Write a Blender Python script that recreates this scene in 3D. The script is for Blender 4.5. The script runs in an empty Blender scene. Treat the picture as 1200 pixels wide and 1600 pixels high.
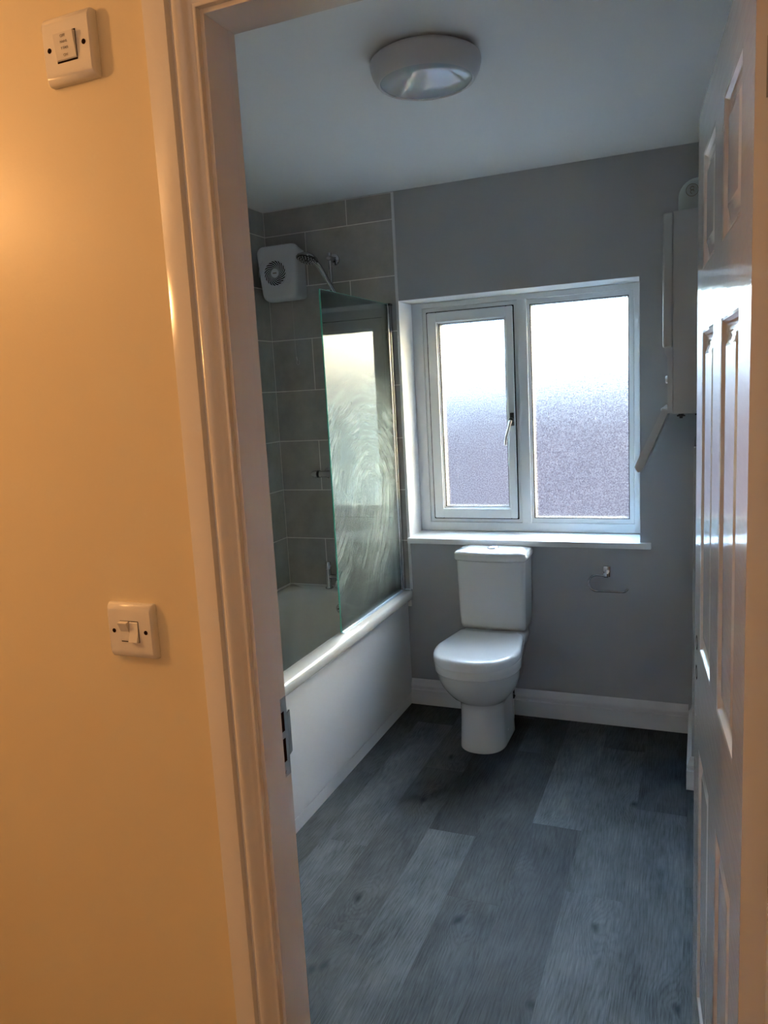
import bpy, bmesh, math, random
from math import sin, cos, pi, radians
from mathutils import Matrix, Vector
random.seed(7)
SC = bpy.context.scene
COL = SC.collection

# ------------------------------------------------------------------ camera
F, PITCH, YAW, ROLL = 1200.4, -0.1530, 0.3955, -0.0544
CAM = Vector((1.9921, -3.4404, 1.5462))
fwd0 = Vector((-sin(YAW), cos(YAW), 0)); right = Vector((cos(YAW), sin(YAW), 0)); up0 = Vector((0, 0, 1))
fwd = fwd0*cos(PITCH)+up0*sin(PITCH); u2 = up0*cos(PITCH)-fwd0*sin(PITCH)
rv = right*cos(ROLL)+u2*sin(ROLL); uv = u2*cos(ROLL)-right*sin(ROLL)
cd = bpy.data.cameras.new('camera'); cam = bpy.data.objects.new('camera', cd); COL.objects.link(cam)
m = Matrix((rv, uv, -fwd)).transposed().to_4x4(); m.translation = CAM
cam.matrix_world = m
cd.sensor_fit = 'HORIZONTAL'; cd.sensor_width = 36; cd.lens = 36*F/1200; cd.clip_start = .02
SC.camera = cam

# ------------------------------------------------------------------ sky, lamps, exposure
W = bpy.data.worlds.new('sky'); SC.world = W; W.use_nodes = True
wn = W.node_tree.nodes; wl = W.node_tree.links; wn.clear()
wo = wn.new('ShaderNodeOutputWorld'); bg = wn.new('ShaderNodeBackground'); sk = wn.new('ShaderNodeTexSky')
sk.sky_type = 'NISHITA'; sk.sun_disc = False
sk.sun_elevation = radians(17); sk.sun_rotation = radians(46)
sk.air_density = 1.0; sk.dust_density = 3.0; sk.ozone_density = 1.3
bg.inputs['Strength'].default_value = 17.5
wl.new(sk.outputs[0], bg.inputs[0]); wl.new(bg.outputs[0], wo.inputs[0])

ld = bpy.data.lights.new('hall_lamp', 'POINT'); lamp = bpy.data.objects.new('hall_lamp', ld); COL.objects.link(lamp)
lamp.location = (0.10, -3.20, 2.12); ld.energy = 11.2; ld.color = (1.0, .49, .17); ld.shadow_soft_size = .045

la = bpy.data.lights.new('landing_fill', 'AREA'); lo_ = bpy.data.objects.new('landing_fill', la); COL.objects.link(lo_)
la.shape = 'RECTANGLE'; la.size = 1.4; la.size_y = 1.2; la.energy = 0.8; la.color = (.86, .94, 1.0)  # added fill behind the camera, no known window; softens the orange cast
lo_.location = (1.3, -4.57, 1.55); lo_.rotation_euler = (radians(90), 0, 0)

SC.view_settings.view_transform = 'Standard'; SC.view_settings.look = 'None'
SC.view_settings.gamma = 1; SC.view_settings.use_curve_mapping = False
SC.view_settings.exposure = 1.25
SC.cycles.max_bounces = 14; SC.cycles.diffuse_bounces = 6; SC.cycles.glossy_bounces = 6
SC.cycles.transmission_bounces = 12; SC.cycles.transparent_max_bounces = 16
SC.cycles.use_denoising = True
SC.cycles.sample_clamp_indirect = 12

# ------------------------------------------------------------------ materials
def mat(name, col, rough=.5, metal=0, spec=.5, coat=0, **k):
    M = bpy.data.materials.new(name); M.use_nodes = True
    b = M.node_tree.nodes['Principled BSDF']
    b.inputs['Base Color'].default_value = (*col, 1); b.inputs['Roughness'].default_value = rough
    b.inputs['Metallic'].default_value = metal; b.inputs['Specular IOR Level'].default_value = spec
    b.inputs['Coat Weight'].default_value = coat; b.inputs['Coat Roughness'].default_value = .05
    return M
def nodes(M): return M.node_tree.nodes, M.node_tree.links, M.node_tree.nodes['Principled BSDF']
def bump(M, scale=60, strength=.1, dist=.001, detail=3, stretch=None):
    n, l, b = nodes(M)
    g = n.new('ShaderNodeNewGeometry'); t = n.new('ShaderNodeTexNoise'); bp = n.new('ShaderNodeBump')
    t.inputs['Scale'].default_value = scale; t.inputs['Detail'].default_value = detail
    src = g.outputs['Position']
    if stretch:
        mp = n.new('ShaderNodeMapping'); mp.inputs['Scale'].default_value = stretch
        l.new(src, mp.inputs[0]); src = mp.outputs[0]
    l.new(src, t.inputs['Vector']); l.new(t.outputs['Fac'], bp.inputs['Height'])
    bp.inputs['Strength'].default_value = strength; bp.inputs['Distance'].default_value = dist
    l.new(bp.outputs[0], b.inputs['Normal'])
    return M
def mottle(M, c1, c2, scale=3, detail=5, lo=.35, hi=.65):
    n, l, b = nodes(M)
    g = n.new('ShaderNodeNewGeometry'); t = n.new('ShaderNodeTexNoise'); r = n.new('ShaderNodeValToRGB')
    t.inputs['Scale'].default_value = scale; t.inputs['Detail'].default_value = detail; t.inputs['Roughness'].default_value = .65
    r.color_ramp.elements[0].position = lo; r.color_ramp.elements[1].position = hi
    r.color_ramp.elements[0].color = (*c1, 1); r.color_ramp.elements[1].color = (*c2, 1)
    l.new(g.outputs['Position'], t.inputs['Vector']); l.new(t.outputs['Fac'], r.inputs[0]); l.new(r.outputs[0], b.inputs['Base Color'])
    return M

GREY = bump(mat('grey_emulsion', (.435, .44, .455), .75), 240, .15, .0006)
CREAM = bump(mat('cream_silk_emulsion', (.78, .68, .47), .38), 180, .22, .0008)
CEIL = bump(mat('white_ceiling_paint', (.84, .84, .84), .8), 200, .1, .0005)
GLOSS = bump(mat('white_gloss_woodwork', (.74, .73, .72), .16, coat=.3), 25, .12, .001, stretch=(1, 1, .12))
SKIRT = mat('white_satin_skirting', (.72, .72, .74), .28)
DOORM = bump(mat('white_gloss_door_paint', (.74, .74, .74), .13, coat=.3), 9, .30, .0016, 3, (1.6, 1.6, 7))
UPVC = mat('white_window_plastic', (.68, .70, .71), .3)
SILLM = mat('white_sill_board', (.80, .81, .82), .3)
CERAM = mat('white_glazed_ceramic', (.76, .76, .75), .07, coat=.5)
SEATM = mat('white_seat_plastic', (.80, .81, .83), .16, coat=.3)
ACRYL = mat('white_acrylic', (.78, .77, .74), .14, coat=.3)
PANELM = mat('white_bath_panel', (.80, .81, .83), .35)
CHROME = mat('polished_chrome', (.52, .53, .55), .06, 1)
STEEL = mat('brushed_steel', (.42, .42, .43), .35, 1)
BLACK = mat('black_plastic', (.012, .012, .013), .4)
DARK = mat('dark_hole', (.02, .012, .01), 1, spec=0)
RUBBER = mat('black_gasket', (.010, .010, .011), .9, spec=.05)
WPLAST = mat('white_moulded_plastic', (.80, .78, .73), .22, coat=.2)
HEATM = mat('pale_grey_heater_plastic', (.60, .62, .66), .4)
BOILM = mat('white_enamelled_steel', (.50, .50, .49), .28)
FLUEM = mat('off_white_flue_plastic', (.46, .49, .46), .5)
LIGHTM = mat('grey_white_lamp_body', (.60, .57, .58), .35)
GROUT = mat('light_grey_grout', (.86, .84, .80), .85)
SEAL = mat('clear_blue_seal', (.55, .66, .80), .15)
SILIC = mat('white_silicone', (.75, .76, .76), .4)
CORDM = mat('white_cord', (.62, .62, .60), .6)
HALLF = bump(mat('beige_hall_carpet', (.10, .085, .07), .95), 400, .5, .002)
INK = mat('grey_print', (.22, .19, .15), .6)

TILE = mottle(mat('taupe_grey_tile', (.15, .14, .13), .33), (.32, .31, .285), (.45, .43, .40), 4.5, 7)
bump(TILE, 30, .05, .001)

def lens_mat():
    M = mat('translucent_lamp_diffuser', (.55, .58, .62), .12, coat=.6)
    b = M.node_tree.nodes['Principled BSDF']; b.inputs['Subsurface Weight'].default_value = .2
    return M
LENS = lens_mat()

def plank_mat():
    M = mat('grey_oak_vinyl', (.1, .1, .1), .6, spec=.1)
    n, l, b = nodes(M)
    def math_(op, a, bb, clamp=False):
        q = n.new('ShaderNodeMath'); q.operation = op; q.use_clamp = clamp
        for i, v in enumerate((a, bb)):
            if isinstance(v, (int, float)): q.inputs[i].default_value = v
            else: l.new(v, q.inputs[i])
        return q.outputs[0]
    def tex(kind, vec, **k):
        t = n.new('ShaderNodeTex'+kind); l.new(vec, t.inputs['Vector'])
        for kk, v in k.items(): t.inputs[kk.replace('_', ' ')].default_value = v
        return t
    def mapping(vec, sc):
        q = n.new('ShaderNodeMapping'); q.inputs['Scale'].default_value = sc; l.new(vec, q.inputs[0]); return q.outputs[0]
    def rng(v, a, bb, c, d):
        r = n.new('ShaderNodeMapRange'); r.inputs[1].default_value = a; r.inputs[2].default_value = bb; r.inputs[3].default_value = c; r.inputs[4].default_value = d
        l.new(v, r.inputs[0]); return r.outputs[0]
    g = n.new('ShaderNodeNewGeometry'); oi = n.new('ShaderNodeObjectInfo')
    cmb = n.new('ShaderNodeCombineXYZ'); mm = math_('MULTIPLY', oi.outputs['Random'], 31.0)
    l.new(mm, cmb.inputs[0]); l.new(mm, cmb.inputs[1])
    add = n.new('ShaderNodeVectorMath'); add.operation = 'ADD'; l.new(g.outputs['Position'], add.inputs[0]); l.new(cmb.outputs[0], add.inputs[1])
    P = add.outputs[0]
    # knots: sparse cells that pull the grain round them
    wob = tex('Noise', P, Scale=9.0, Detail=2.0)
    mx = n.new('ShaderNodeMixRGB'); mx.inputs[0].default_value = .05; l.new(P, mx.inputs[1]); l.new(wob.outputs['Color'], mx.inputs[2])
    kn = tex('Voronoi', mapping(mx.outputs[0], (4.6, 2.6, 1)), Scale=1.0, Randomness=1.0); kn.voronoi_dimensions = '2D'
    ks = n.new('ShaderNodeSeparateColor'); l.new(kn.outputs['Color'], ks.inputs[0])
    knd = math_('ADD', kn.outputs['Distance'], math_('LESS_THAN', ks.outputs[0], .58))
    pull = math_('MULTIPLY', rng(knd, 0.0, .34, 1, 0), .9)
    broad = tex('Noise', mapping(P, (5, .9, 1)), Scale=1.0, Detail=2.0)
    sep = n.new('ShaderNodeSeparateXYZ'); l.new(P, sep.inputs[0])
    # growth lines: contour bands of a long smooth field
    fld = math_('ADD', math_('MULTIPLY', broad.outputs['Fac'], 11.0), math_('MULTIPLY', sep.outputs['X'], 48.0))
    fld = math_('ADD', fld, math_('MULTIPLY', pull, 3.2))
    jit = tex('Noise', mapping(P, (60, 6, 1)), Scale=1.0, Detail=3.0)
    fld = math_('ADD', fld, math_('MULTIPLY', jit.outputs['Fac'], 1.1))
    ring = math_('ABSOLUTE', math_('SINE', math_('MULTIPLY', fld, 5.6), 0), 0)
    fine = tex('Noise', mapping(P, (290, 11, 1)), Scale=1.0, Detail=4.0, Roughness=.7)
    cloud = tex('Noise', mapping(P, (7, 4, 1)), Scale=1.0, Detail=4.0, Roughness=.6)
    t = math_('ADD', math_('MULTIPLY', ring, .13), math_('MULTIPLY', fine.outputs['Fac'], 1.05))
    t = math_('ADD', t, math_('MULTIPLY', cloud.outputs['Fac'], .95))
    t = math_('SUBTRACT', t, .57)
    ramp = n.new('ShaderNodeValToRGB'); e = ramp.color_ramp.elements
    e[0].position = .12; e[0].color = (.019, .021, .0215, 1); e[1].position = .92; e[1].color = (.130, .136, .136, 1)
    l.new(t, ramp.inputs[0])
    kr = n.new('ShaderNodeValToRGB'); kr.color_ramp.elements[0].position = .015; kr.color_ramp.elements[1].position = .075
    kr.color_ramp.elements[0].color = (.22, .30, .30, 1); kr.color_ramp.elements[1].color = (1, 1, 1, 1); l.new(knd, kr.inputs[0])
    m1 = n.new('ShaderNodeMixRGB'); m1.blend_type = 'MULTIPLY'; m1.inputs[0].default_value = 1; l.new(ramp.outputs[0], m1.inputs[1]); l.new(kr.outputs[0], m1.inputs[2])
    m2 = n.new('ShaderNodeMixRGB'); m2.blend_type = 'MULTIPLY'; m2.inputs[0].default_value = 1; l.new(m1.outputs[0], m2.inputs[1]); l.new(oi.outputs['Color'], m2.inputs[2])
    l.new(m2.outputs[0], b.inputs['Base Color'])
    bp = n.new('ShaderNodeBump'); bp.inputs['Strength'].default_value = .2; bp.inputs['Distance'].default_value = .0006
    l.new(fine.outputs['Fac'], bp.inputs['Height']); l.new(bp.outputs[0], b.inputs['Normal'])
    return M
PLANK = plank_mat()

def obscure_glass():
    M = bpy.data.materials.new('stippled_obscure_glass'); M.use_nodes = True
    n, l = M.node_tree.nodes, M.node_tree.links; n.clear()
    out = n.new('ShaderNodeOutputMaterial'); b = n.new('ShaderNodeBsdfGlass'); b.distribution = 'BECKMANN'
    b.inputs['Color'].default_value = (.95, .97, .98, 1); b.inputs['IOR'].default_value = 1.45; b.inputs['Roughness'].default_value = .30
    g = n.new('ShaderNodeNewGeometry'); t = n.new('ShaderNodeTexNoise'); t.inputs['Scale'].default_value = 260; t.inputs['Detail'].default_value = 2
    l.new(g.outputs['Position'], t.inputs['Vector'])
    bp = n.new('ShaderNodeBump'); bp.inputs['Strength'].default_value = .8; bp.inputs['Distance'].default_value = .0012
    l.new(t.outputs['Fac'], bp.inputs['Height']); l.new(bp.outputs[0], b.inputs['Normal']); l.new(b.outputs[0], out.inputs[0])
    t2 = n.new('ShaderNodeTexNoise'); t2.inputs['Scale'].default_value = 190; t2.inputs['Detail'].default_value = 2; t2.inputs['Roughness'].default_value = .7
    r = n.new('ShaderNodeValToRGB'); r.color_ramp.elements[0].position = .38; r.color_ramp.elements[1].position = .62
    r.color_ramp.elements[0].color = (.46, .475, .485, 1); r.color_ramp.elements[1].color = (.94, 1, .975, 1)  # sparkle of the relief put into the tint as light and dark speckle
    l.new(g.outputs['Position'], t2.inputs['Vector']); l.new(t2.outputs['Fac'], r.inputs[0]); l.new(r.outputs[0], b.inputs['Color'])
    return M
OBSC = obscure_glass()

def screen_glass():
    M = bpy.data.materials.new('screen_glass_with_soap_smears'); M.use_nodes = True
    n, l = M.node_tree.nodes, M.node_tree.links; n.clear()
    out = n.new('ShaderNodeOutputMaterial'); tr = n.new('ShaderNodeBsdfTransparent'); gl = n.new('ShaderNodeBsdfGlossy')
    tr.inputs[0].default_value = (.86, .93, .91, 1); gl.inputs['Roughness'].default_value = .015
    fr = n.new('ShaderNodeFresnel'); fr.inputs[0].default_value = 1.5
    mx = n.new('ShaderNodeMixShader'); l.new(fr.outputs[0], mx.inputs[0]); l.new(tr.outputs[0], mx.inputs[1]); l.new(gl.outputs[0], mx.inputs[2])
    # soap film: swept arcs, fading out towards the edges of the wiped area
    g = n.new('ShaderNodeNewGeometry')
    nz = n.new('ShaderNodeTexNoise'); nz.inputs['Scale'].default_value = 5; nz.inputs['Detail'].default_value = 5
    l.new(g.outputs['Position'], nz.inputs['Vector'])
    sep = n.new('ShaderNodeSeparateXYZ'); l.new(g.outputs['Position'], sep.inputs[0])
    def rng(v, a, b_, c, d):
        r = n.new('ShaderNodeMapRange'); r.inputs[1].default_value = a; r.inputs[2].default_value = b_
        r.inputs[3].default_value = c; r.inputs[4].default_value = d; l.new(v, r.inputs[0]); return r.outputs[0]
    def mth(op, a, b_):
        q = n.new('ShaderNodeMath'); q.operation = op
        for i, v in enumerate((a, b_)):
            if isinstance(v, (int, float)): q.inputs[i].default_value = v
            else: l.new(v, q.inputs[i])
        return q.outputs[0]
    def strokes(cy, cz, fr, ft, seed, lo, hi):
        dy = mth('SUBTRACT', sep.outputs['Y'], cy); dz = mth('SUBTRACT', sep.outputs['Z'], cz)
        r = mth('SQRT', mth('ADD', mth('MULTIPLY', dy, dy), mth('MULTIPLY', dz, dz)), 0); th = mth('ARCTAN2', dz, dy)
        r = mth('ADD', r, mth('MULTIPLY', nz.outputs['Fac'], .10))
        c = n.new('ShaderNodeCombineXYZ'); l.new(mth('MULTIPLY', r, fr), c.inputs[0]); l.new(mth('MULTIPLY', th, ft), c.inputs[1]); c.inputs[2].default_value = seed
        t = n.new('ShaderNodeTexNoise'); t.inputs['Scale'].default_value = 1; t.inputs['Detail'].default_value = 4; t.inputs['Roughness'].default_value = .7
        l.new(c.outputs[0], t.inputs['Vector']); return rng(t.outputs['Fac'], lo, hi, 0, 1)
    top = rng(sep.outputs['Z'], 1.66, 1.36, 0, 1); bot = rng(sep.outputs['Z'], .62, .90, .25, 1)
    up = rng(sep.outputs['Z'], 1.05, 1.22, 0, 1); dn = rng(sep.outputs['Z'], 1.28, 1.08, 0, 1)
    patch = rng(nz.outputs['Fac'], .38, .60, .25, 1)
    s1 = mth('MULTIPLY', strokes(-.34, 1.08, 70, 1.1, 1.7, .44, .68), up)
    s2 = mth('MULTIPLY', strokes(-1.15, 1.35, 60, 1.5, 5.2, .46, .70), dn)
    s3 = mth('MULTIPLY', strokes(-.20, 1.75, 50, 1.4, 9.1, .54, .78), .7)
    s = mth('MULTIPLY', mth('MAXIMUM', mth('MAXIMUM', s1, s2), s3), patch)
    s = mth('MULTIPLY', s, mth('MULTIPLY', top, bot))
    s = mth('ADD', mth('MULTIPLY', s, .75), mth('ADD', mth('MULTIPLY', mth('MULTIPLY', top, bot), .07), .025))
    df = n.new('ShaderNodeBsdfDiffuse'); df.inputs[0].default_value = (.72, .80, .77, 1)
    tl = n.new('ShaderNodeBsdfTranslucent'); tl.inputs[0].default_value = (.72, .80, .77, 1)
    ds = n.new('ShaderNodeMixShader'); l.new(df.outputs[0], ds.inputs[1]); l.new(tl.outputs[0], ds.inputs[2])
    m2 = n.new('ShaderNodeMixShader'); l.new(s, m2.inputs[0]); l.new(mx.outputs[0], m2.inputs[1]); l.new(ds.outputs[0], m2.inputs[2])
    l.new(m2.outputs[0], out.inputs[0])
    return M
SCREEN = screen_glass()
GEDGE = mat('green_glass_edge', (.12, .50, .40), .15, coat=.5)

# ------------------------------------------------------------------ mesh helpers
MW = {}
class MB:
    def __init__(s): s.b = bmesh.new(); s.wn = False
    def box(s, x0, x1, y0, y1, z0, z1, bev=0, seg=2):
        r = bmesh.ops.create_cube(s.b, size=1); vs = r['verts']
        for v in vs: v.co = Vector(((x0+x1)/2+v.co.x*(x1-x0), (y0+y1)/2+v.co.y*(y1-y0), (z0+z1)/2+v.co.z*(z1-z0)))
        if bev:
            s.wn = True
            es = list({e for v in vs for e in v.link_edges})
            bmesh.ops.bevel(s.b, geom=es, offset=bev, segments=seg, affect='EDGES', profile=.5)
        return s
    def loft(s, loops, cap=True, closed=True):
        L = [[s.b.verts.new(p) for p in lp] for lp in loops]; n = len(L[0])
        for a, b in zip(L, L[1:]):
            for i in range(n if closed else n-1):
                try: s.b.faces.new((a[i], a[(i+1) % n], b[(i+1) % n], b[i]))
                except ValueError: pass
        if cap:
            s.b.faces.new(L[0][::-1]); s.b.faces.new(L[-1])
        return s
    def prism(s, prof, axis, a, b):
        def P(q, t):
            return {'x': (t, q[0], q[1]), 'y': (q[0], t, q[1]), 'z': (q[0], q[1], t)}[axis]
        return s.loft([[P(q, a) for q in prof], [P(q, b) for q in prof]])
    def lathe(s, prof, c, axis=(0, 0, 1), seg=32, cap=True):
        ax = Vector(axis).normalized(); t = ax.orthogonal().normalized(); bt = ax.cross(t); c = Vector(c)
        return s.loft([[c+ax*h+(t*cos(2*pi*i/seg)+bt*sin(2*pi*i/seg))*max(r, 1e-5) for i in range(seg)] for r, h in prof], cap)
    def cyl(s, c, axis, r, h, seg=24, bev=0):
        if bev: return s.lathe([(r-bev, 0), (r, bev), (r, h-bev), (r-bev, h)], c, axis, seg)
        return s.lathe([(r, 0), (r, h)], c, axis, seg)
    def tube(s, pts, r, seg=10, sub=6):
        P = [Vector(p) for p in pts]
        if len(P) > 2 and sub > 1:
            Q = []
            for i in range(len(P)-1):
                p0 = P[max(i-1, 0)]; p1 = P[i]; p2 = P[i+1]; p3 = P[min(i+2, len(P)-1)]
                for k in range(sub):
                    t = k/sub
                    Q.append(.5*((2*p1)+(p2-p0)*t+(2*p0-5*p1+4*p2-p3)*t*t+(3*p1-p0-3*p2+p3)*t**3))
            P = Q+[P[-1]]
        loops = []; ref = None
        for i, p in enumerate(P):
            d = (P[min(i+1, len(P)-1)]-P[max(i-1, 0)]).normalized()
            if ref is None: ref = d.orthogonal().normalized()
            ref = (ref-d*ref.dot(d)).normalized(); bt = d.cross(ref)
            rr = r(i/(len(P)-1)) if callable(r) else r
            loops.append([p+(ref*cos(2*pi*k/seg)+bt*sin(2*pi*k/seg))*rr for k in range(seg)])
        return s.loft(loops)
    def build(s, name, material, parent=None, local=False, smooth=38):
        bmesh.ops.recalc_face_normals(s.b, faces=s.b.faces)
        me = bpy.data.meshes.new(name); s.b.to_mesh(me); s.b.free()
        for p in me.polygons: p.use_smooth = True
        me.set_sharp_from_angle(angle=radians(smooth))
        me.materials.append(material)
        o = bpy.data.objects.new(name, me); COL.objects.link(o)
        MW[o] = Matrix.Identity(4)
        if s.wn and smooth > 5:
            w = o.modifiers.new('weighted_normal', 'WEIGHTED_NORMAL'); w.keep_sharp = True; w.weight = 100
        if parent:
            o.parent = parent; MW[o] = MW[parent].copy()
            if not local: me.transform(MW[parent].inverted())
        return o
def tag(o, label=None, cat=None, group=None, kind=None):
    for k, v in (('label', label), ('category', cat), ('group', group), ('kind', kind)):
        if v: o[k] = v
    return o
def empty(name, loc, rot=(0, 0, 0)):
    o = bpy.data.objects.new(name, None); COL.objects.link(o); o.location = loc; o.rotation_euler = rot
    o.empty_display_size = .05
    from mathutils import Euler
    MW[o] = Matrix.Translation(Vector(loc)) @ Euler(rot).to_matrix().to_4x4()
    return o
def struct(o): o['kind'] = 'structure'; return o

H = 2.451
YH, YR = -2.530, -2.4387        # hall face and bathroom face of the door wall
XR = 2.160                     # right wall
# ------------------------------------------------------------------ room shell
floor = struct(MB().box(-1.4, 2.9, -4.8, .30, -.14, -.012).build('floor', HALLF))
ceil = struct(MB().box(-1.4, 2.9, -4.8, .30, H, H+.1).build('ceiling', CEIL))
OX0, OX1, OZ0, OZ1 = .680, 1.752, .848, 1.967
wb = MB()
TX = .677                      # where the tiles stop
wb.box(TX, OX0, 0, .30, -.012, H); wb.box(OX0, OX1, 0, .30, -.012, OZ0-.026); wb.box(OX0, OX1, 0, .30, OZ1, H)
wb.box(OX1, XR, 0, .30, -.012, H); wb.box(-.12, TX, .0015, .30, -.012, H)
wall_back = struct(wb.build('wall_back', GREY, smooth=1))
wall_left = struct(MB().box(-.14, -.0015, -2.4387, .0015, -.012, H).build('wall_left', GREY, smooth=1))
struct(MB().box(XR, XR+.14, -2.4387, .30, -.012, H).build('wall_right', GREY))
DX0, DX1, DZ = 1.388, 2.084, 2.049
def wallpair(name, y0, y1, mt, x0, x1):
    w = MB(); w.box(x0, DX0-.028, y0, y1, -.012, H); w.box(DX1+.028, x1, y0, y1, -.012, H); w.box(DX0-.028, DX1+.028, y0, y1, DZ+.028, H)
    return struct(w.build(name, mt, smooth=1))
wallpair('wall_front', -2.480, YR, GREY, -.14, XR+.14)
wallpair('wall_hall', YH, -2.480, CREAM, -1.4, 2.9)
struct(MB().box(-1.4, -1.2, -4.8, YH, -.012, H).build('wall_hall_left', CREAM))
struct(MB().box(2.7, 2.9, -4.8, YH, -.012, H).build('wall_hall_right', CREAM))
struct(MB().box(-1.2, 2.7, -4.8, -4.6, -.012, H).build('wall_hall_back', CREAM))
# grout beds behind the tiles
MB().box(-.0015, TX, .0006, .0012, .50, H-.001).build('grout', GROUT, wall_back)
MB().box(-.0012, -.0004, -1.72, .001, .50, H-.001).build('grout', GROUT, wall_left)

# ------------------------------------------------------------------ tiles
Z1 = 2.3319; g2 = .0020
rows = [(Z1, H-.002)]+[(Z1-.25*(k+1), Z1-.25*k) for k in range(7)]
XA, XB = .4461, .2236
mesh_cache = {}
def tile(parent, x0, x1, z0, z1, side):
    key = (round(x1-x0, 4), round(z1-z0, 4), side)
    o = None
    if key in mesh_cache:
        o = mesh_cache[key].copy(); COL.objects.link(o)
    else:
        w, h = x1-x0, z1-z0; t = MB()
        if side == 'b': t.box(g2, w-g2, -.0008, .0006, g2, h-g2, .0005, 1)
        else: t.box(-.0006, .0008, g2-w, -g2, g2, h-g2, .0005, 1)
        o = t.build('tile', TILE, parent, local=True, smooth=1); mesh_cache[key] = o
    o.location = (x0, 0, z0) if side == 'b' else (0, x0 if side == 'b' else -x0, z0)
    return o
for k, (z0, z1) in enumerate(rows):
    z0 = max(z0, .575)
    xs = [0, XA, TX-.002] if k % 2 == 0 else [0, XB, XB+.445]
    if k % 2: xs[-1] = TX-.002
    for a, b in zip(xs, xs[1:]): tile(wall_back, a, b, z0, z1, 'b')
    ys = [0, .34, .785, 1.23, 1.71] if k % 2 == 0 else [0, .56, 1.005, 1.45, 1.71]
    for a, b in zip(ys, ys[1:]): tile(wall_left, a, b, z0, z1, 'l')
t = MB().box(TX-.003, TX+.010, -.004, .001, .588, H-.001, .0015)
struct(t.build('trim_1', SILIC))          # tile edge trim

# ------------------------------------------------------------------ floor planks
PW, X00, PL = .1708, .762, 1.008
joint = {-5: -.45, -4: -.20, -3: -.62, -2: -.30, -1: -.742, 0: -.212, 1: -.625, 2: -.045, 3: -.378, 4: -.911, 5: -.248, 6: -.711, 7: -.119, 8: -.55}
tone = {(0, 1): 1.0, (1, 0): .95, (1, 1): .82, (2, 1): .72, (2, 2): 1.0, (3, 0): .85, (3, 1): .74, (3, 2): .80, (4, 0): 1.05, (4, 1): .72, (4, 2): 1.0, (5, 0): .8,
        (5, 1): .96, (5, 2): 1.06, (6, 0): .78, (6, 1): 1.0, (7, 1): .85, (0, 2): .98, (-1, 1): .85, (-1, 2): 1.05, (0, 0): .78, (1, 2): .86}
pc = {}
for c, yj in joint.items():
    x0 = X00+PW*c; x1 = min(x0+PW, XR)
    if x1 < .2: continue
    x0 = max(x0, .2)
    ys = [0.0]; y = yj
    while y > -2.53: ys.append(y); y -= PL
    ys.append(-2.53)
    for i, (b, a) in enumerate(zip(ys, ys[1:])):
        w, L = x1-x0, b-a
        if w < .01 or L < .01: continue
        key = (round(w, 4), round(L, 4))
        if key in pc: o = pc[key].copy(); COL.objects.link(o)
        else:
            q = MB().box(.0001, w-.0001, .0001, L-.0001, -.012, 0, .0002, 1)
            o = q.build('plank', PLANK, floor, local=True, smooth=1); pc[key] = o
        o.location = (x0, a, 0)
        tn = tone.get((c, i), random.uniform(.8, 1.08))**1.9; o.color = (tn*random.uniform(.97, 1.0), tn, tn*random.uniform(1.0, 1.04), 1)

# ------------------------------------------------------------------ skirting
def skirt_prof(h=.128, t=.018):
    return [(0, 0), (t, 0), (t, h*.58), (t-.0045, h*.605), (t-.0050, h*.655), (t-.0015, h*.69), (t-.001, h*.76), (t-.006, h*.83), (t-.010, h*.90), (t-.0105, h*.955), (t-.014, h), (0, h)]
s = MB(); s.prism([(-d, z) for d, z in skirt_prof()], 'x', .645, 1.951); struct(s.build('baseboard_back', SKIRT, smooth=30))
s = MB()
lo = [[(1.969-d, -.0, z) for d, z in skirt_prof()], [(1.969-d, -.500-d, z) for d, z in skirt_prof()], [(XR, -.500-d, z) for d, z in skirt_prof()]]
s.loft(lo); struct(s.build('baseboard_boxing', SKIRT, smooth=30))
s = MB(); s.prism([(XR-d, z) for d, z in skirt_prof()], 'y', -2.4387, -.52); struct(s.build('baseboard_right', SKIRT, smooth=30))
# pipe boxing under the boiler
struct(MB().box(1.969, XR, -.500, 0, 0, 1.30, .001, 1).build('trim_2', GREY))

# ------------------------------------------------------------------ door lining, architrave
s = MB()
s.box(DX0-.028, DX0, YH, YR, 0, DZ+.028); s.box(DX1, DX1+.028, YH, YR, 0, DZ+.028); s.box(DX0, DX1, YH, YR, DZ, DZ+.028)
lining = struct(s.build('trim_3', GLOSS, smooth=1))
s = MB()
s.box(DX0, DX0+.012, YH, -2.4747, 0, DZ, .0012); s.box(DX1-.012, DX1, YH, -2.4747, 0, DZ, .0012); s.box(DX0+.012, DX1-.012, YH, -2.4747, DZ-.012, DZ, .0012)
s.build('door_stop', GLOSS, lining)
def sweep(prof, xi0, xi1, zi, y, sgn):
    loops = []
    for (kx, kz) in ((-1, None), (-1, 1), (1, 1), (1, None)):
        lp = []
        for o, d in prof:
            X = xi0-o if kx < 0 else xi1+o
            Z = 0 if kz is None else zi+o
            lp.append((X, y-sgn*d, Z))
        loops.append(lp)
    return MB().loft(loops)
ARCH = [(0, 0), (0, .008), (.0012, .009), (.004, .009), (.005, .007), (.0065, .008), (.009, .009), (.013, .012), (.018, .0155), (.0225, .0178), (.0262, .0190), (.0290, .0183),
        (.0312, .0160), (.0322, .0125), (.0362, .0125), (.0385, .0205), (.0715, .0205), (.0735, .0195), (.0735, 0)]
struct(sweep(ARCH, DX0+.006, DX1-.006, DZ-.006, YH, 1).build('trim_4', GLOSS, smooth=40))
struct(sweep(ARCH, DX0-.006, DX1+.006, DZ+.006, YR, -1).build('trim_5', GLOSS, smooth=40))
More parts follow.
